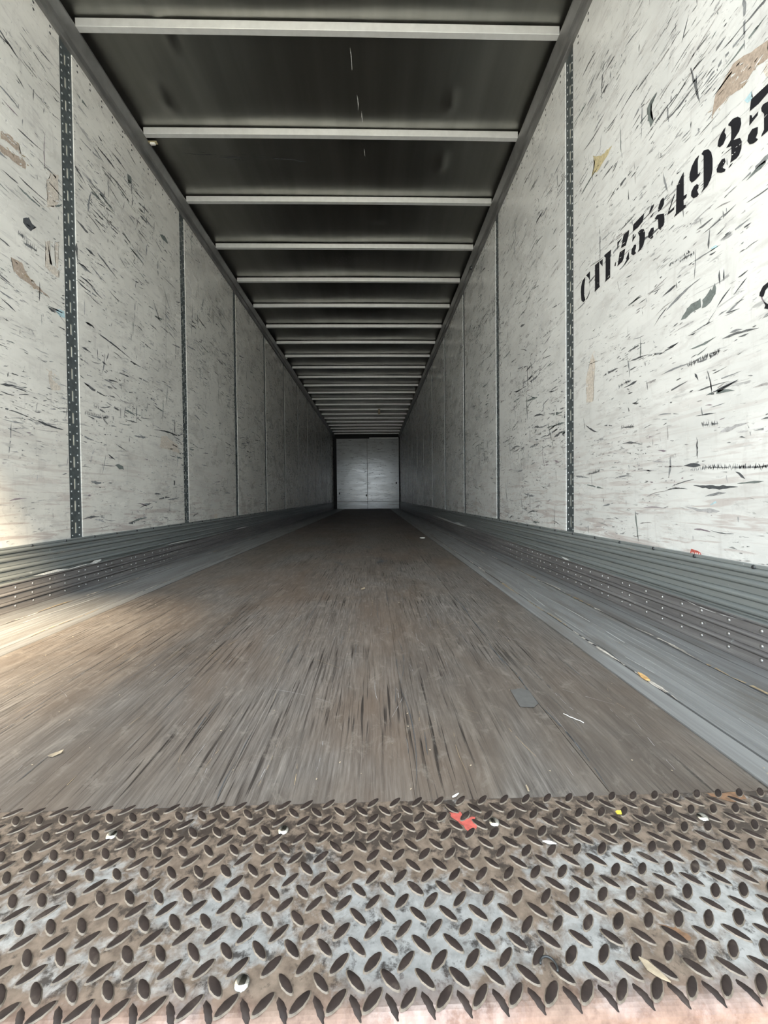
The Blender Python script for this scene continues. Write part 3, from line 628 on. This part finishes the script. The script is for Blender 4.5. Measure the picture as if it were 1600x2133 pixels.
    krv, krf = dome(0.0058, 0.0032, 6, 'x', -s)
    kd = dome_mesh('scuff_bolt', M['bolt_dark'], 0.0065, 0.004, 8, 'x', -s)
    rr = random.Random(30 + s)
    ys = [1.753, 1.84, 1.938, 2.029, 2.126, 2.172, 2.272, 2.338] if s < 0 else [1.05, 1.152, 1.252, 1.331, 1.427, 1.511, 1.611]
    y = ys[0]
    while y > 0.5:
        y -= 0.095; ys.insert(0, y)
    y = ys[-1]
    while y < Y1 - 0.2:
        y += rr.choice((0.05, 0.085, 0.095, 0.1)); ys.append(y)
    rest = MB()
    for y in ys:
        for z in ((0.092, 0.0535, 0.0175) if s < 0 else (0.0925, 0.0535, 0.0165)):
            if 0.9 < y < 5.0: link_copy('rivet', kr, kb, (1.2395 * s, y + rr.uniform(-0.003, 0.003), z))
            else: rest.add(krv, krf, (1.2395 * s, y, z))
    q = rest.build('rivet_rows', M['rivet'], kb, True); q['kind'] = 'stuff'
    y = (1.636 if s < 0 else 1.265) - 0.6
    while y < Y1 - 0.1:
        link_copy('bolt', kd, kb, (1.2395 * s, y, 0.2555)); y += 0.2 + rr.uniform(-0.012, 0.012)
    sc = Marks(lambda u, v, X=1.2305 * s: (X, u, v), 50 + s)
    if s < 0:
        sets = [[(1.828, .125), (1.912, .129), (1.977, .13), (2.045, .12), (2.119, .123), (2.206, .123), (2.227, .132), (2.277, .131), (2.288, .125), (2.241, .115), (2.172, .12), (2.057, .116), (1.954, .119), (1.891, .119)],
                [(4.436, .12), (4.626, .129), (4.873, .125), (4.805, .116), (4.552, .115)], [(2.967, .126), (3.247, .127), (3.528, .12), (3.313, .122), (3.093, .122)]]
    else:
        sets = [[(7.241, .139), (6.291, .135), (5.67, .134), (5.115, .122), (4.896, .139), (4.658, .129), (4.407, .141), (4.584, .118), (4.182, .125), (4.006, .121), (4.341, .117), (4.697, .112), (4.982, .109), (5.786, .112)],
                [(2.191, .124), (2.139, .125), (2.089, .119), (2.147, .115)]]
    for p_ in sets:
        sc.poly(p_, 'w')
    for _ in range(26):
        u = rr.uniform(1.0, 7.0); z = rr.choice((0.238, 0.2065, 0.1685, 0.1315, 0.11, 0.07, 0.031)) + rr.uniform(-0.003, 0.004)
        sc.stroke((u, z), (u + rr.uniform(0.02, 0.25), z + rr.uniform(-0.002, 0.002)), rr.uniform(0.001, 0.003), rr.choice('wfnd'), 0.3)
    sc.build('scrape_marks', kb)

    # ---------- roof rail
    pr = [(1.2625, RAIL_Z - 0.001), (1.237, RAIL_Z), (1.233, RAIL_Z + 0.006), (1.231, RAIL_Z + 0.040), (1.222, RAIL_Z + 0.048), (1.203, RAIL_Z + 0.094), (1.203, RAIL_Z + 0.104), (1.236, RAIL_Z + 0.106), (1.236, 2.90), (1.2625, 2.90)]
    m = MB(); m.strip([(x * s, z) for x, z in pr], Y0, Y1, closed=True)
    rl = m.build('trim_1' if s < 0 else 'trim_2', M['rail'])
    tag(rl, 'dark aluminium roof rail running along the top of the %s wall' % side, 'rail', 'structure')

# ---------- ceiling
slab = MB().box(-1.32, 1.32, Y0, Y1 + 0.05, 2.865, 2.90)
rc = random.Random(8)
BOW_Y = [2.134 + 0.6094 * i for i in range(-3, 23)]
nx = 124
ysamp = []
y = Y0
while y < Y1:
    ysamp.append(y); y += 0.03 if y < 6 else 0.06
ysamp.append(Y1)
waves = [(rc.uniform(0, 6.28), rc.uniform(1.0, 2.6), rc.uniform(0.6, 1.6)) for _ in range(len(BOW_Y) + 1)]
dents = [(-0.984, 2.555, 0.022, 0.05, -0.008), (0.73, 2.546, 0.022, 0.045, -0.007), (0.749, 3.016, 0.024, 0.05, -0.008), (-1.0, 2.87, 0.05, 0.02, -0.005), (-0.80, 2.22, 0.02, 0.05, -0.006), (0.3, 3.6, 0.06, 0.05, -0.006), (-0.2, 4.3, 0.15, 0.1, -0.005)]
def roof_z(x, y):
    k = 0
    while k < len(BOW_Y) and BOW_Y[k] < y: k += 1
    y0 = BOW_Y[k - 1] if k else Y0; y1 = BOW_Y[k] if k < len(BOW_Y) else Y1
    t = (y - y0) / max(1e-6, y1 - y0)
    ph, fr, am = waves[k]
    ed = max(0.0, 1 - abs(x / 1.23) ** 4)
    z = ROOF_Z + 0.006 * am * math.sin(math.pi * t) * math.sin(fr * x * 2.2 + ph) * ed
    # sheet lifts away from a few bows
    z += 0.004 * am * ed * (0.5 + 0.5 * math.sin(fr * 1.7 * x + ph * 2)) * (abs(2 * t - 1) ** 3)
    for dx, dy, sxx, syy, h in dents:
        if abs(x - dx) < 4 * sxx and abs(y - dy) < 4 * syy:
            z += 2.2 * h * math.exp(-0.5 * ((x - dx) / sxx) ** 2 - 0.5 * ((y - dy) / syy) ** 2)
    return z
ce = MB()
for y in ysamp:
    for i in range(nx + 1):
        x = -1.236 + 2.472 * i / nx
        ce.v.append((x, y, roof_z(x, y)))
for j in range(len(ysamp) - 1):
    for i in range(nx):
        b = j * (nx + 1) + i
        ce.f.append((b, b + nx + 1, b + nx + 2, b + 1))
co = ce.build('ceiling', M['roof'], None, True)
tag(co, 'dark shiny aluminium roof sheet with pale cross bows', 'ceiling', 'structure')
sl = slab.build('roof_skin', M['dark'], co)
for i, by in enumerate(BOW_Y):
    if by < Y0 + 0.05: continue
    p = [(by + 0.030, 2.8195), (by, 2.8195), (by - 0.001, 2.817), (by, 2.780), (by + 0.0015, 2.779), (by + 0.030, 2.779), (by + 0.0315, 2.780), (by + 0.0315, 2.8195)]
    m = MB(); n = len(p)
    nseg = 12
    for k in range(nseg + 1):
        x = -1.2025 + 2.405 * k / nseg
        arch = 0.004 * (1 - (x / 1.2) ** 2) * (1 if i % 3 else 0.3)
        m.v += [(x, yy, zz + arch) for yy, zz in p]
    for k in range(nseg):
        for q in range(n - 1):
            b = k * n + q
            m.f.append((b, b + n, b + n + 1, b + 1))
    m.build('roof_bow', M['bow'], co)
# rubbed patch and long scratches on the sheet
mk = Marks(lambda u, v: (u, v, roof_z(u, v) - 0.0012), 5)
for _ in range(260):
    u = mk.r.gauss(-0.02, 0.19); v = mk.r.gauss(4.27, 0.06)
    mk.stroke((u, v), (u + mk.r.uniform(-0.012, 0.012), v + mk.r.uniform(-0.02, 0.02)), mk.r.uniform(0.001, 0.004), 'n')
for (u, v, L_) in ((0.139, 2.26, 0.12), (0.165, 2.52, 0.10), (0.19, 2.62, 0.08), (0.20, 2.9, 0.07)):
    mk.stroke((u, v), (u + 0.004, v + L_), 0.004, 'w')
for _ in range(14):
    u = mk.r.uniform(-1.1, -0.3); v = 2.93 + 0.05 * mk.r.random() + (u + 1.1) * 0.05
    mk.stroke((u, v), (u + mk.r.uniform(0.06, 0.25), v + 0.01), mk.r.uniform(0.002, 0.01), 'k', 0.2)
mk.build('rub_marks', co)

# ---------- front wall
fw = MB().box(-1.32, 1.32, Y1 + 0.02, Y1 + 0.08, -0.14, 2.90).build('wall_front', M['dark'])
tag(fw, 'far white front wall of two panels closing the trailer', 'wall', 'structure')
for (a, b) in ((-1.145, 0.008), (0.020, 1.213)):
    o = MB().box(a, b, Y1 - 0.012, Y1 + 0.019, 0.27, 2.655).build('wall_panel', M['front'], fw); bevel(o, 0.004, 2)
    o = MB().box(a, b, Y1 - 0.016, Y1 + 0.019, 0.0, 0.264).build('kick_panel', M['front'], fw); bevel(o, 0.003, 1)
MB().box(0.006, 0.022, Y1 - 0.018, Y1 + 0.019, 0.27, 2.655).build('seam_strip', M['alu'], fw)
MB().box(0.10, 1.20, Y1 - 0.03, Y1 + 0.019, 2.66, 2.69).build('top_strip', M['bow'], fw)
for a, b in ((-1.2495, -1.15), (1.215, 1.2495)):
    MB().box(a, b, Y1 - 0.14, Y1 + 0.019, 0.0, 2.70).build('corner_post', M['dark'], fw)
for (x, z) in ((-0.03, 0.505), (1.11, 0.97), (-1.05, 0.59)):
    v, f = dome(0.028, 0.012, 10, 'z')
    m = MB(); m.add([(p[0] + x, Y1 - 0.012 - p[2], z + p[1] * 1.6) for p in v], f)
    m.build('bolt', M['bolt_dark'], fw, True)
mk = Marks(lambda u, v: (u, Y1 - 0.0135, v), 21)
for _ in range(330):
    u = mk.r.uniform(-1.12, 1.19); v = mk.r.uniform(0.3, 2.6)
    L_ = mk.r.uniform(0.03, 0.16)
    mk.stroke((max(-1.14, u - L_ / 2), v), (min(1.21, u + L_ / 2), v + mk.r.uniform(-0.015, 0.015)), mk.r.uniform(0.006, 0.02), mk.r.choice('dgnn'), 0.1)
mk.build('scuff_marks', fw)

# ---------- floor marks
fm = Marks(lambda u, v: (u, v, 0.0005), 3)
R_ = fm.r
for _ in range(300):
    u = R_.uniform(-0.82, 0.80); v = 0.63 + 4.2 * R_.random() ** 1.4
    L_ = R_.uniform(0.02, 0.22); t = R_.gauss(0, 0.10) if R_.random() < 0.8 else R_.gauss(0, 0.5)
    fm.stroke((u, v), (min(0.83, max(-0.84, u + L_ * math.sin(t))), v + L_ * math.cos(t)), R_.uniform(0.0005, 0.0014), R_.choice('nnnii'), 0.4)
for _ in range(70):       # dark cracks along the grain
    u = R_.uniform(-0.8, 0.8); v = 0.62 + 1.6 * R_.random(); L_ = R_.uniform(0.06, 0.35)
    fm.stroke((u, v), (u + R_.uniform(-0.006, 0.006), v + L_), R_.uniform(0.0008, 0.0022), R_.choice('kd'), 0.15)
for u0 in (0.592, 0.296, 0.0, -0.296, -0.592):
    v = 0.62
    while v < 5.5:
        L_ = R_.uniform(0.08, 0.4)
        if R_.random() < (0.95 if u0 > 0.5 else 0.55): fm.stroke((u0 + R_.uniform(-0.001, 0.001), v), (u0 + R_.uniform(-0.001, 0.001), v + L_), 0.004 if u0 > 0.5 else 0.002, 'k', 0.1)
        v += L_
for _ in range(9):
    u = R_.gauss(0.12, 0.2); v = R_.uniform(2.6, 4.6)
    fm.stroke((u, v), (u + R_.uniform(-0.08, 0.08), v + R_.uniform(0.06, 0.22)), R_.uniform(0.03, 0.06), 'k', 0.3)
fm.build('floor_scratches', fl)
fd = Marks(lambda u, v: (u, v, 0.0030), 13)
for (u0, d) in ((0.893, 0.012), (1.109, 0.014), (-0.893, 0.006), (-1.109, 0.012)):
    v = 0.62
    while v < 7:
        L_ = R_.uniform(0.05, 0.3)
        if R_.random() < 0.75:
            fd.stroke((u0 + R_.uniform(-0.003, 0.003), v), (u0 + R_.uniform(-0.003, 0.003), v + L_), d * R_.uniform(0.5, 1.2), R_.choice('ssti'), 0.15)
        if R_.random() < 0.4: fd.stroke((u0, v), (u0, v + L_ * 0.7), 0.003, 'k')
        v += L_
for u0 in (1.1, 0.98, 0.95, -1.0):
    fd.stroke((u0, 0.7), (u0 + 0.01, 2.2), 0.0022, 'w', 0.3)
fd.build('seam_dirt', fl)

# ---------- threshold tread plate
PZ = -0.0012
tp = bpy.data.objects.new('threshold_plate', None); COL.objects.link(tp); tp.location = (0, 0.49, PZ)
tag(tp, 'worn steel diamond tread plate across the open rear sill', 'tread plate')
INV = Matrix.Translation((0, -0.49, -PZ))
def under(o):
    o.parent = tp; o.matrix_parent_inverse = INV; return o
prof = [(0.620, PZ - 0.006), (0.620, PZ), (0.366, PZ)]
RB = 0.014
for k in range(1, 8):
    a_ = math.pi / 2 * k / 7
    prof.append((0.366 - RB * math.sin(a_), PZ - RB + RB * math.cos(a_)))
prof += [(0.352, -0.16), (0.358, -0.16), (0.358, PZ - RB), (0.366, PZ - 0.006)]
m = MB(); n = len(prof)
for x in (-1.245, 1.245): m.v += [(x, yy, zz) for yy, zz in prof]
for k in range(n):
    j = (k + 1) % n; m.f.append((k, n + k, n + j, j))
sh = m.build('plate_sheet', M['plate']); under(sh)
# raised lozenges
lv = []; lf = []
n = 12
for (sc_, h) in ((1.14, -0.0002), (0.90, 0.0012), (0.62, 0.0016)):
    for k in range(n):
        a_ = 2 * math.pi * k / n
        c_, s_ = math.cos(a_), math.sin(a_)
        lv.append((0.0122 * (1 - (1 - sc_) * 0.6) * (abs(c_) ** 0.8) * (1 if c_ > 0 else -1), 0.0046 * sc_ * s_ * (1 - 0.25 * abs(c_)), h))
for q in range(2):
    for k in range(n): lf.append((q * n + k, q * n + (k + 1) % n, (q + 1) * n + (k + 1) % n, (q + 1) * n + k))
lf.append(list(range(2 * n, 3 * n)))
lme = bpy.data.meshes.new('tread_lozenge'); lme.from_pydata(lv, [], lf); lme.materials.append(M['lozenge']); lme.materials.append(M['rim'])
for q, p in enumerate(lme.polygons):
    p.use_smooth = True
    if q < n: p.material_index = 1
loz = []
for i in range(-52, 26):
    for j in range(-2, 7):
        x, y = 0.428 + 0.0325 * i, 0.428 + 0.0302 * j
        if abs(x) < 1.22 and 0.366 < y < 0.617: loz.append((x, y, math.radians(47)))
        x, y = 0.4445 + 0.0325 * i, 0.443 + 0.0302 * j
        if abs(x) < 1.22 and 0.366 < y < 0.613: loz.append((x, y, math.radians(-47)))
bolts = [(-0.119, 0.564), (0.111, 0.564), (0.401, 0.567), (0.694, 0.565), (0.111, 0.385), (-0.41, 0.565), (-0.7, 0.565), (-0.99, 0.565), (0.985, 0.565)]
loz = [l for l in loz if all(math.hypot(l[0] - a, l[1] - b) > 0.010 for a, b in bolts)]
def seen(l):
    d = Vector((l[0], l[1], 0)) - Vector((0.2386, 0, 0.4512)); z = d.dot(fwd)
    px = 800 + 870.9 * d.dot(r2) / z; py = 1050.7 - 870.9 * d.dot(u2) / z
    return (0 if -10 < px < 1610 and py < 2150 else 10) + d.length
loz.sort(key=seen)
rest = MB()
rl_ = random.Random(2)
for k, (x, y, a_) in enumerate(loz):
    if k < 300:
        o = bpy.data.objects.new('tread_lozenge', lme); COL.objects.link(o)
        o.location = (x, y, PZ); o.rotation_euler = (0, 0, a_); o.scale = (rl_.uniform(0.93, 1.05), rl_.uniform(0.9, 1.1), 1)
        under(o)
    else:
        c_, s_ = math.cos(a_), math.sin(a_)
        rest.add([(p[0] * c_ - p[1] * s_, p[0] * s_ + p[1] * c_, p[2]) for p in lv], lf, (x, y, PZ))
# worn treads that wrap over the bent edge
for i in range(-52, 26):
    x = 0.4445 + 0.0325 * i
    if abs(x) < 1.22:
        bb = len(rest.v)
        pts = []
        for (t, w) in ((-0.5, 0.0006), (-0.25, 0.0035), (0.1, 0.004), (0.4, 0.0035), (0.7, 0.0008)):
            a0 = max(0.0, t) * 1.2
            yy = 0.366 - RB * math.sin(a0) + (-t * 0.012 if t < 0 else 0); zz = PZ - RB + RB * math.cos(a0)
            ny, nz = -math.sin(a0), math.cos(a0)
            xc = x + t * 0.008
            for w_, hh in ((-w, 0.0), (0, 0.0014), (w, 0.0)):
                pts.append((xc + w_, yy + ny * hh, zz + nz * hh))
        rest.v += pts
        for r in range(4):
            for c in range(2):
                q = bb + r * 3 + c; rest.f.append((q, q + 1, q + 4, q + 3))
o = rest.build('outer_treads', M['lozenge'], None, True); o.data.materials.append(M['rim'])
for q in range(len(loz) - 300):
    for k in range(n):
        o.data.polygons[q * len(lf) + k].material_index = 1
o['kind'] = 'stuff'; under(o)
# screws
sv, sf = dome(0.0078, 0.0036, 14, 'z')
sme = bpy.data.meshes.new('screw_head'); sme.from_pydata(sv, [], sf); sme.materials.append(M['chrome'])
for p in sme.polygons: p.use_smooth = True
for (x, y) in bolts:
    o = bpy.data.objects.new('screw_head', sme); COL.objects.link(o); o.location = (x, y, PZ + 0.0003); under(o)
# paint and rust blots on the sheet
def blot(name, mat, pts, z, rag, seed):
    r_ = random.Random(seed); out = []
    n_ = len(pts)
    for i in range(n_):
        (a, b), (c, d) = pts[i], pts[(i + 1) % n_]
        for t in (0, 0.33, 0.66):
            out.append((a + (c - a) * t + r_.uniform(-rag, rag), b + (d - b) * t + r_.uniform(-rag, rag), z))
    m = MB(); m.poly(out); o = m.build(name, mat)
    bm = bmesh.new(); bm.from_mesh(o.data); bmesh.ops.triangulate(bm, faces=bm.faces[:]); bm.to_mesh(o.data); bm.free()
    return o
o = under(blot('red_paint_blot', M['red'], [(0.343, 0.586), (0.358, 0.587), (0.366, 0.575), (0.376, 0.578), (0.375, 0.558), (0.366, 0.549), (0.360, 0.553), (0.354, 0.566), (0.343, 0.577)], PZ + 0.0004, 0.0012, 1))
o['label'] = 'red paint blot'
o = under(blot('rust_blot', M['rust_orange'], [(0.735, 0.609), (0.79, 0.611), (0.785, 0.596), (0.765, 0.592), (0.745, 0.598)], PZ + 0.0004, 0.002, 2))
o = under(blot('rust_blot', M['rust_orange'], [(0.533, 0.424), (0.552, 0.420), (0.556, 0.410), (0.548, 0.404), (0.543, 0.413)], PZ + 0.0004, 0.002, 3))

# ------------------------------------------------------------------ small things
def solid(name, outline, h, mat, loc, rot=(0, 0, 0), bend=0.0):
    """thin flake with thickness from an outline in metres; bend lifts its ends"""
    n = len(outline); v = []
    mx = max(abs(p[0]) for p in outline)
    for lev in (0, 1):
        for x, y in outline: v.append((x, y, lev * h + bend * (x / mx) ** 2))
    f = [list(range(n))[::-1], list(range(n, 2 * n))] + [(k, (k + 1) % n, n + (k + 1) % n, n + k) for k in range(n)]
    o = mesh_obj(name, v, f, mat); o.location = loc; o.rotation_euler = rot
    bm = bmesh.new(); bm.from_mesh(o.data); bmesh.ops.triangulate(bm, faces=[q for q in bm.faces if len(q.verts) > 4]); bm.to_mesh(o.data); bm.free()
    return o

def tube(name, pts, r, mat, n=6):
    v = []; f = []
    for i, p in enumerate(pts):
        p = Vector(p); t = (Vector(pts[min(i + 1, len(pts) - 1)]) - Vector(pts[max(i - 1, 0)])).normalized()
        a = t.cross(Vector((0, 0, 1))); a = a.normalized() if a.length > 1e-4 else Vector((1, 0, 0)); b = t.cross(a)
        for k in range(n):
            q = 2 * math.pi * k / n; v.append(p + a * r * math.cos(q) + b * r * math.sin(q))
    for i in range(len(pts) - 1):
        for k in range(n): f.append((i * n + k, i * n + (k + 1) % n, (i + 1) * n + (k + 1) % n, (i + 1) * n + k))
    f.append(list(range(n))[::-1]); f.append([(len(pts) - 1) * n + k for k in range(n)])
    return mesh_obj(name, v, f, mat, None, True)

# round lid deep on the floor
pr = [(0.0, 0.004), (0.021, 0.004), (0.023, 0.0075), (0.027, 0.0075), (0.029, 0.005), (0.029, 0.0)]
v = []; f = []; n = 24
for rr_, zz_ in pr:
    for k in range(n): v.append((rr_ * math.cos(2 * math.pi * k / n), rr_ * math.sin(2 * math.pi * k / n), zz_))
for q in range(len(pr) - 1):
    for k in range(n): f.append((q * n + k, q * n + (k + 1) % n, (q + 1) * n + (k + 1) % n, (q + 1) * n + k))
o = mesh_obj('round_lid', v, f, M['white'], None, True); o.location = (0.76, 4.487, 0.0006)
tag(o, 'small round white lid lying on the floor deep in the trailer', 'lid')
# white thread
pts = [(0.624, 0.842), (0.629, 0.835), (0.631, 0.829), (0.635, 0.826), (0.640, 0.818), (0.645, 0.814), (0.648, 0.806)]
o = tube('thread', [(a, b, 0.0017) for a, b in pts], 0.0008, M['white'])
tag(o, 'short white thread on the planks right of the grey film patch', 'thread')
o = solid('film_patch', [(-0.022, -0.040), (0.006, -0.044), (0.020, -0.030), (0.024, 0.030), (0.010, 0.044), (-0.018, 0.036)], 0.0006, M['film'], (0.568, 0.915, 0.0010))
tag(o, 'flat grey plastic film patch stuck over the plank seam', 'film')
o = solid('wood_chip', [(-0.011, -0.002), (-0.004, -0.006), (0.008, -0.004), (0.012, 0.001), (0.004, 0.005), (-0.006, 0.004)], 0.0012, M['tan'], (-0.329, 0.746, 0.0008), (0, 0, 0.7), 0.003)
tag(o, 'pale curled chip on the planks at the left front', 'chip')
o = solid('wood_chip', [(-0.02, -0.003), (0.0, -0.007), (0.018, -0.004), (0.024, 0.002), (0.004, 0.005), (-0.016, 0.004)], 0.003, M['orange_chip'], (0.893, 0.995, 0.0032), (0, 0, 1.5), 0.002)
tag(o, 'orange wood chip wedged in the right metal floor strip', 'chip')
o = solid('wood_chip', [(-0.018, -0.004), (0.004, -0.008), (0.02, 0.0), (0.006, 0.006), (-0.014, 0.005)], 0.003, M['tan'], (0.183, 2.036, 0.0008), (0, 0, 1.2), 0.003)
tag(o, 'tan wood chip lying mid floor in the middle distance', 'chip')
o = solid('wood_splinter', [(-0.013, 0.001), (-0.004, -0.004), (0.006, -0.003), (0.014, 0.0), (0.004, 0.003), (-0.006, 0.004)], 0.0015, M['tan'], (0.499, 0.3815, PZ + 0.0008), (0, 0, -0.9), 0.001)
tag(o, 'pale splinter at the bent edge of the tread plate', 'splinter')
o = solid('plastic_bit', [(-0.004, -0.002), (0.002, -0.004), (0.005, 0.0), (0.001, 0.003), (-0.003, 0.002)], 0.0015, M['yellow'], (0.580, 0.575, PZ + 0.0018), (0, 0, 0.3), 0.001)
tag(o, 'tiny yellow plastic bit on the tread plate near the planks', 'plastic bit')
o = solid('plastic_sliver', [(-0.008, -0.001), (0.0, -0.0025), (0.009, -0.001), (0.003, 0.002), (-0.004, 0.0015)], 0.0012, M['white'], (0.461, 0.528, PZ + 0.0020), (0, 0, -0.3), 0.001)
tag(o, 'white plastic sliver lying across the tread plate', 'sliver')
pts = [(0.4015 + 0.0075 * math.cos(a), 0.3875 + 0.0085 * math.sin(a), PZ + 0.0022) for a in [2.9 - 0.25 * k for k in range(15)]]
o = tube('steel_shaving', pts, 0.0011, M['bolt_dark'])
tag(o, 'dark curled steel shaving on the near right tread plate', 'shaving')
# scraps at the plank end
for (x, y, a, c, lab) in ((0.357, 0.617, 0.6, 'white', 'white sliver of wood at the plank ends above the red paint'), (0.470, 0.628, 1.5, 'tan', 'pale sliver standing at the plank ends right of the red paint')):
    o = solid('wood_sliver', [(-0.007, -0.001), (0.0, -0.0015), (0.007, -0.0004), (0.006, 0.001), (-0.006, 0.0012)], 0.0012, M[c], (x, y, 0.0009), (0, 0, a), 0.0005)
    tag(o, lab, 'sliver')
# crumbs nobody could count
m = MB(); rk = random.Random(9)
for _ in range(110):
    x = rk.uniform(-0.8, 1.1); y = 0.63 + 3.0 * rk.random() ** 1.6; r_ = rk.uniform(0.0006, 0.0016)
    a_ = rk.uniform(0, 3.1)
    c_, s_ = math.cos(a_), math.sin(a_)
    b = len(m.v); z = 0.0006 if abs(x) < 0.83 else 0.0025
    for (p, q) in ((-1.6, -.6), (1.2, -.8), (1.7, .5), (-1.1, .8)): m.v.append((x + r_ * (p * c_ - q * s_), y + r_ * (p * s_ + q * c_), z))
    m.v.append((x, y, z + r_ * 1.1))
    m.f += [(b, b + 1, b + 4), (b + 1, b + 2, b + 4), (b + 2, b + 3, b + 4), (b + 3, b, b + 4), (b + 3, b + 2, b + 1, b)]
o = m.build('crumbs', M['tan']); tag(o, 'pale crumbs and dust specks scattered over the floor', 'crumbs', 'stuff')
# metal clip under the second bow
cl = bpy.data.objects.new('metal_clip', None); COL.objects.link(cl); cl.location = (-1.188, 2.80, 2.779)
tag(cl, 'pale brass metal clip hanging at the left roof rail', 'clip')
m = MB(); m.box(-0.016, 0.040, -0.004, 0.018, -0.006, 0.0); m.build('clip_plate', M['brass'], cl)
m = MB(); m.box(-0.004, 0.026, 0.0, 0.014, -0.016, -0.006); m.build('clip_lip', M['white'], cl)
# bright stud further down the left rail, dark bolt on the right rail, tag on a far bow
v, f = dome(0.016, 0.02, 10, 'z')
o = mesh_obj('rail_stud', [(a, b, -c) for a, b, c in v], [q[::-1] for q in f], M['white'], None, True); o.location = (-1.192, 7.07, 2.7845)
tag(o, 'bright round stud under the left roof rail', 'stud')
v, f = dome(0.02, 0.022, 10, 'x', -1)
o = mesh_obj('rail_bolt', v, f, M['bolt_dark'], None, True); o.location = (1.231, 4.15, 2.703)
tag(o, 'dark bolt head sticking out of the right roof rail', 'bolt')
m = MB(); m.box(-0.03, 0.03, -0.004, 0.0, -0.12, 0.02); o = m.build('paper_tag', M['tan']); o.location = (0.413, 11.27, 2.79)
bevel(o, 0.002, 1); tag(o, 'small pale tag hanging from a far roof bow', 'tag')
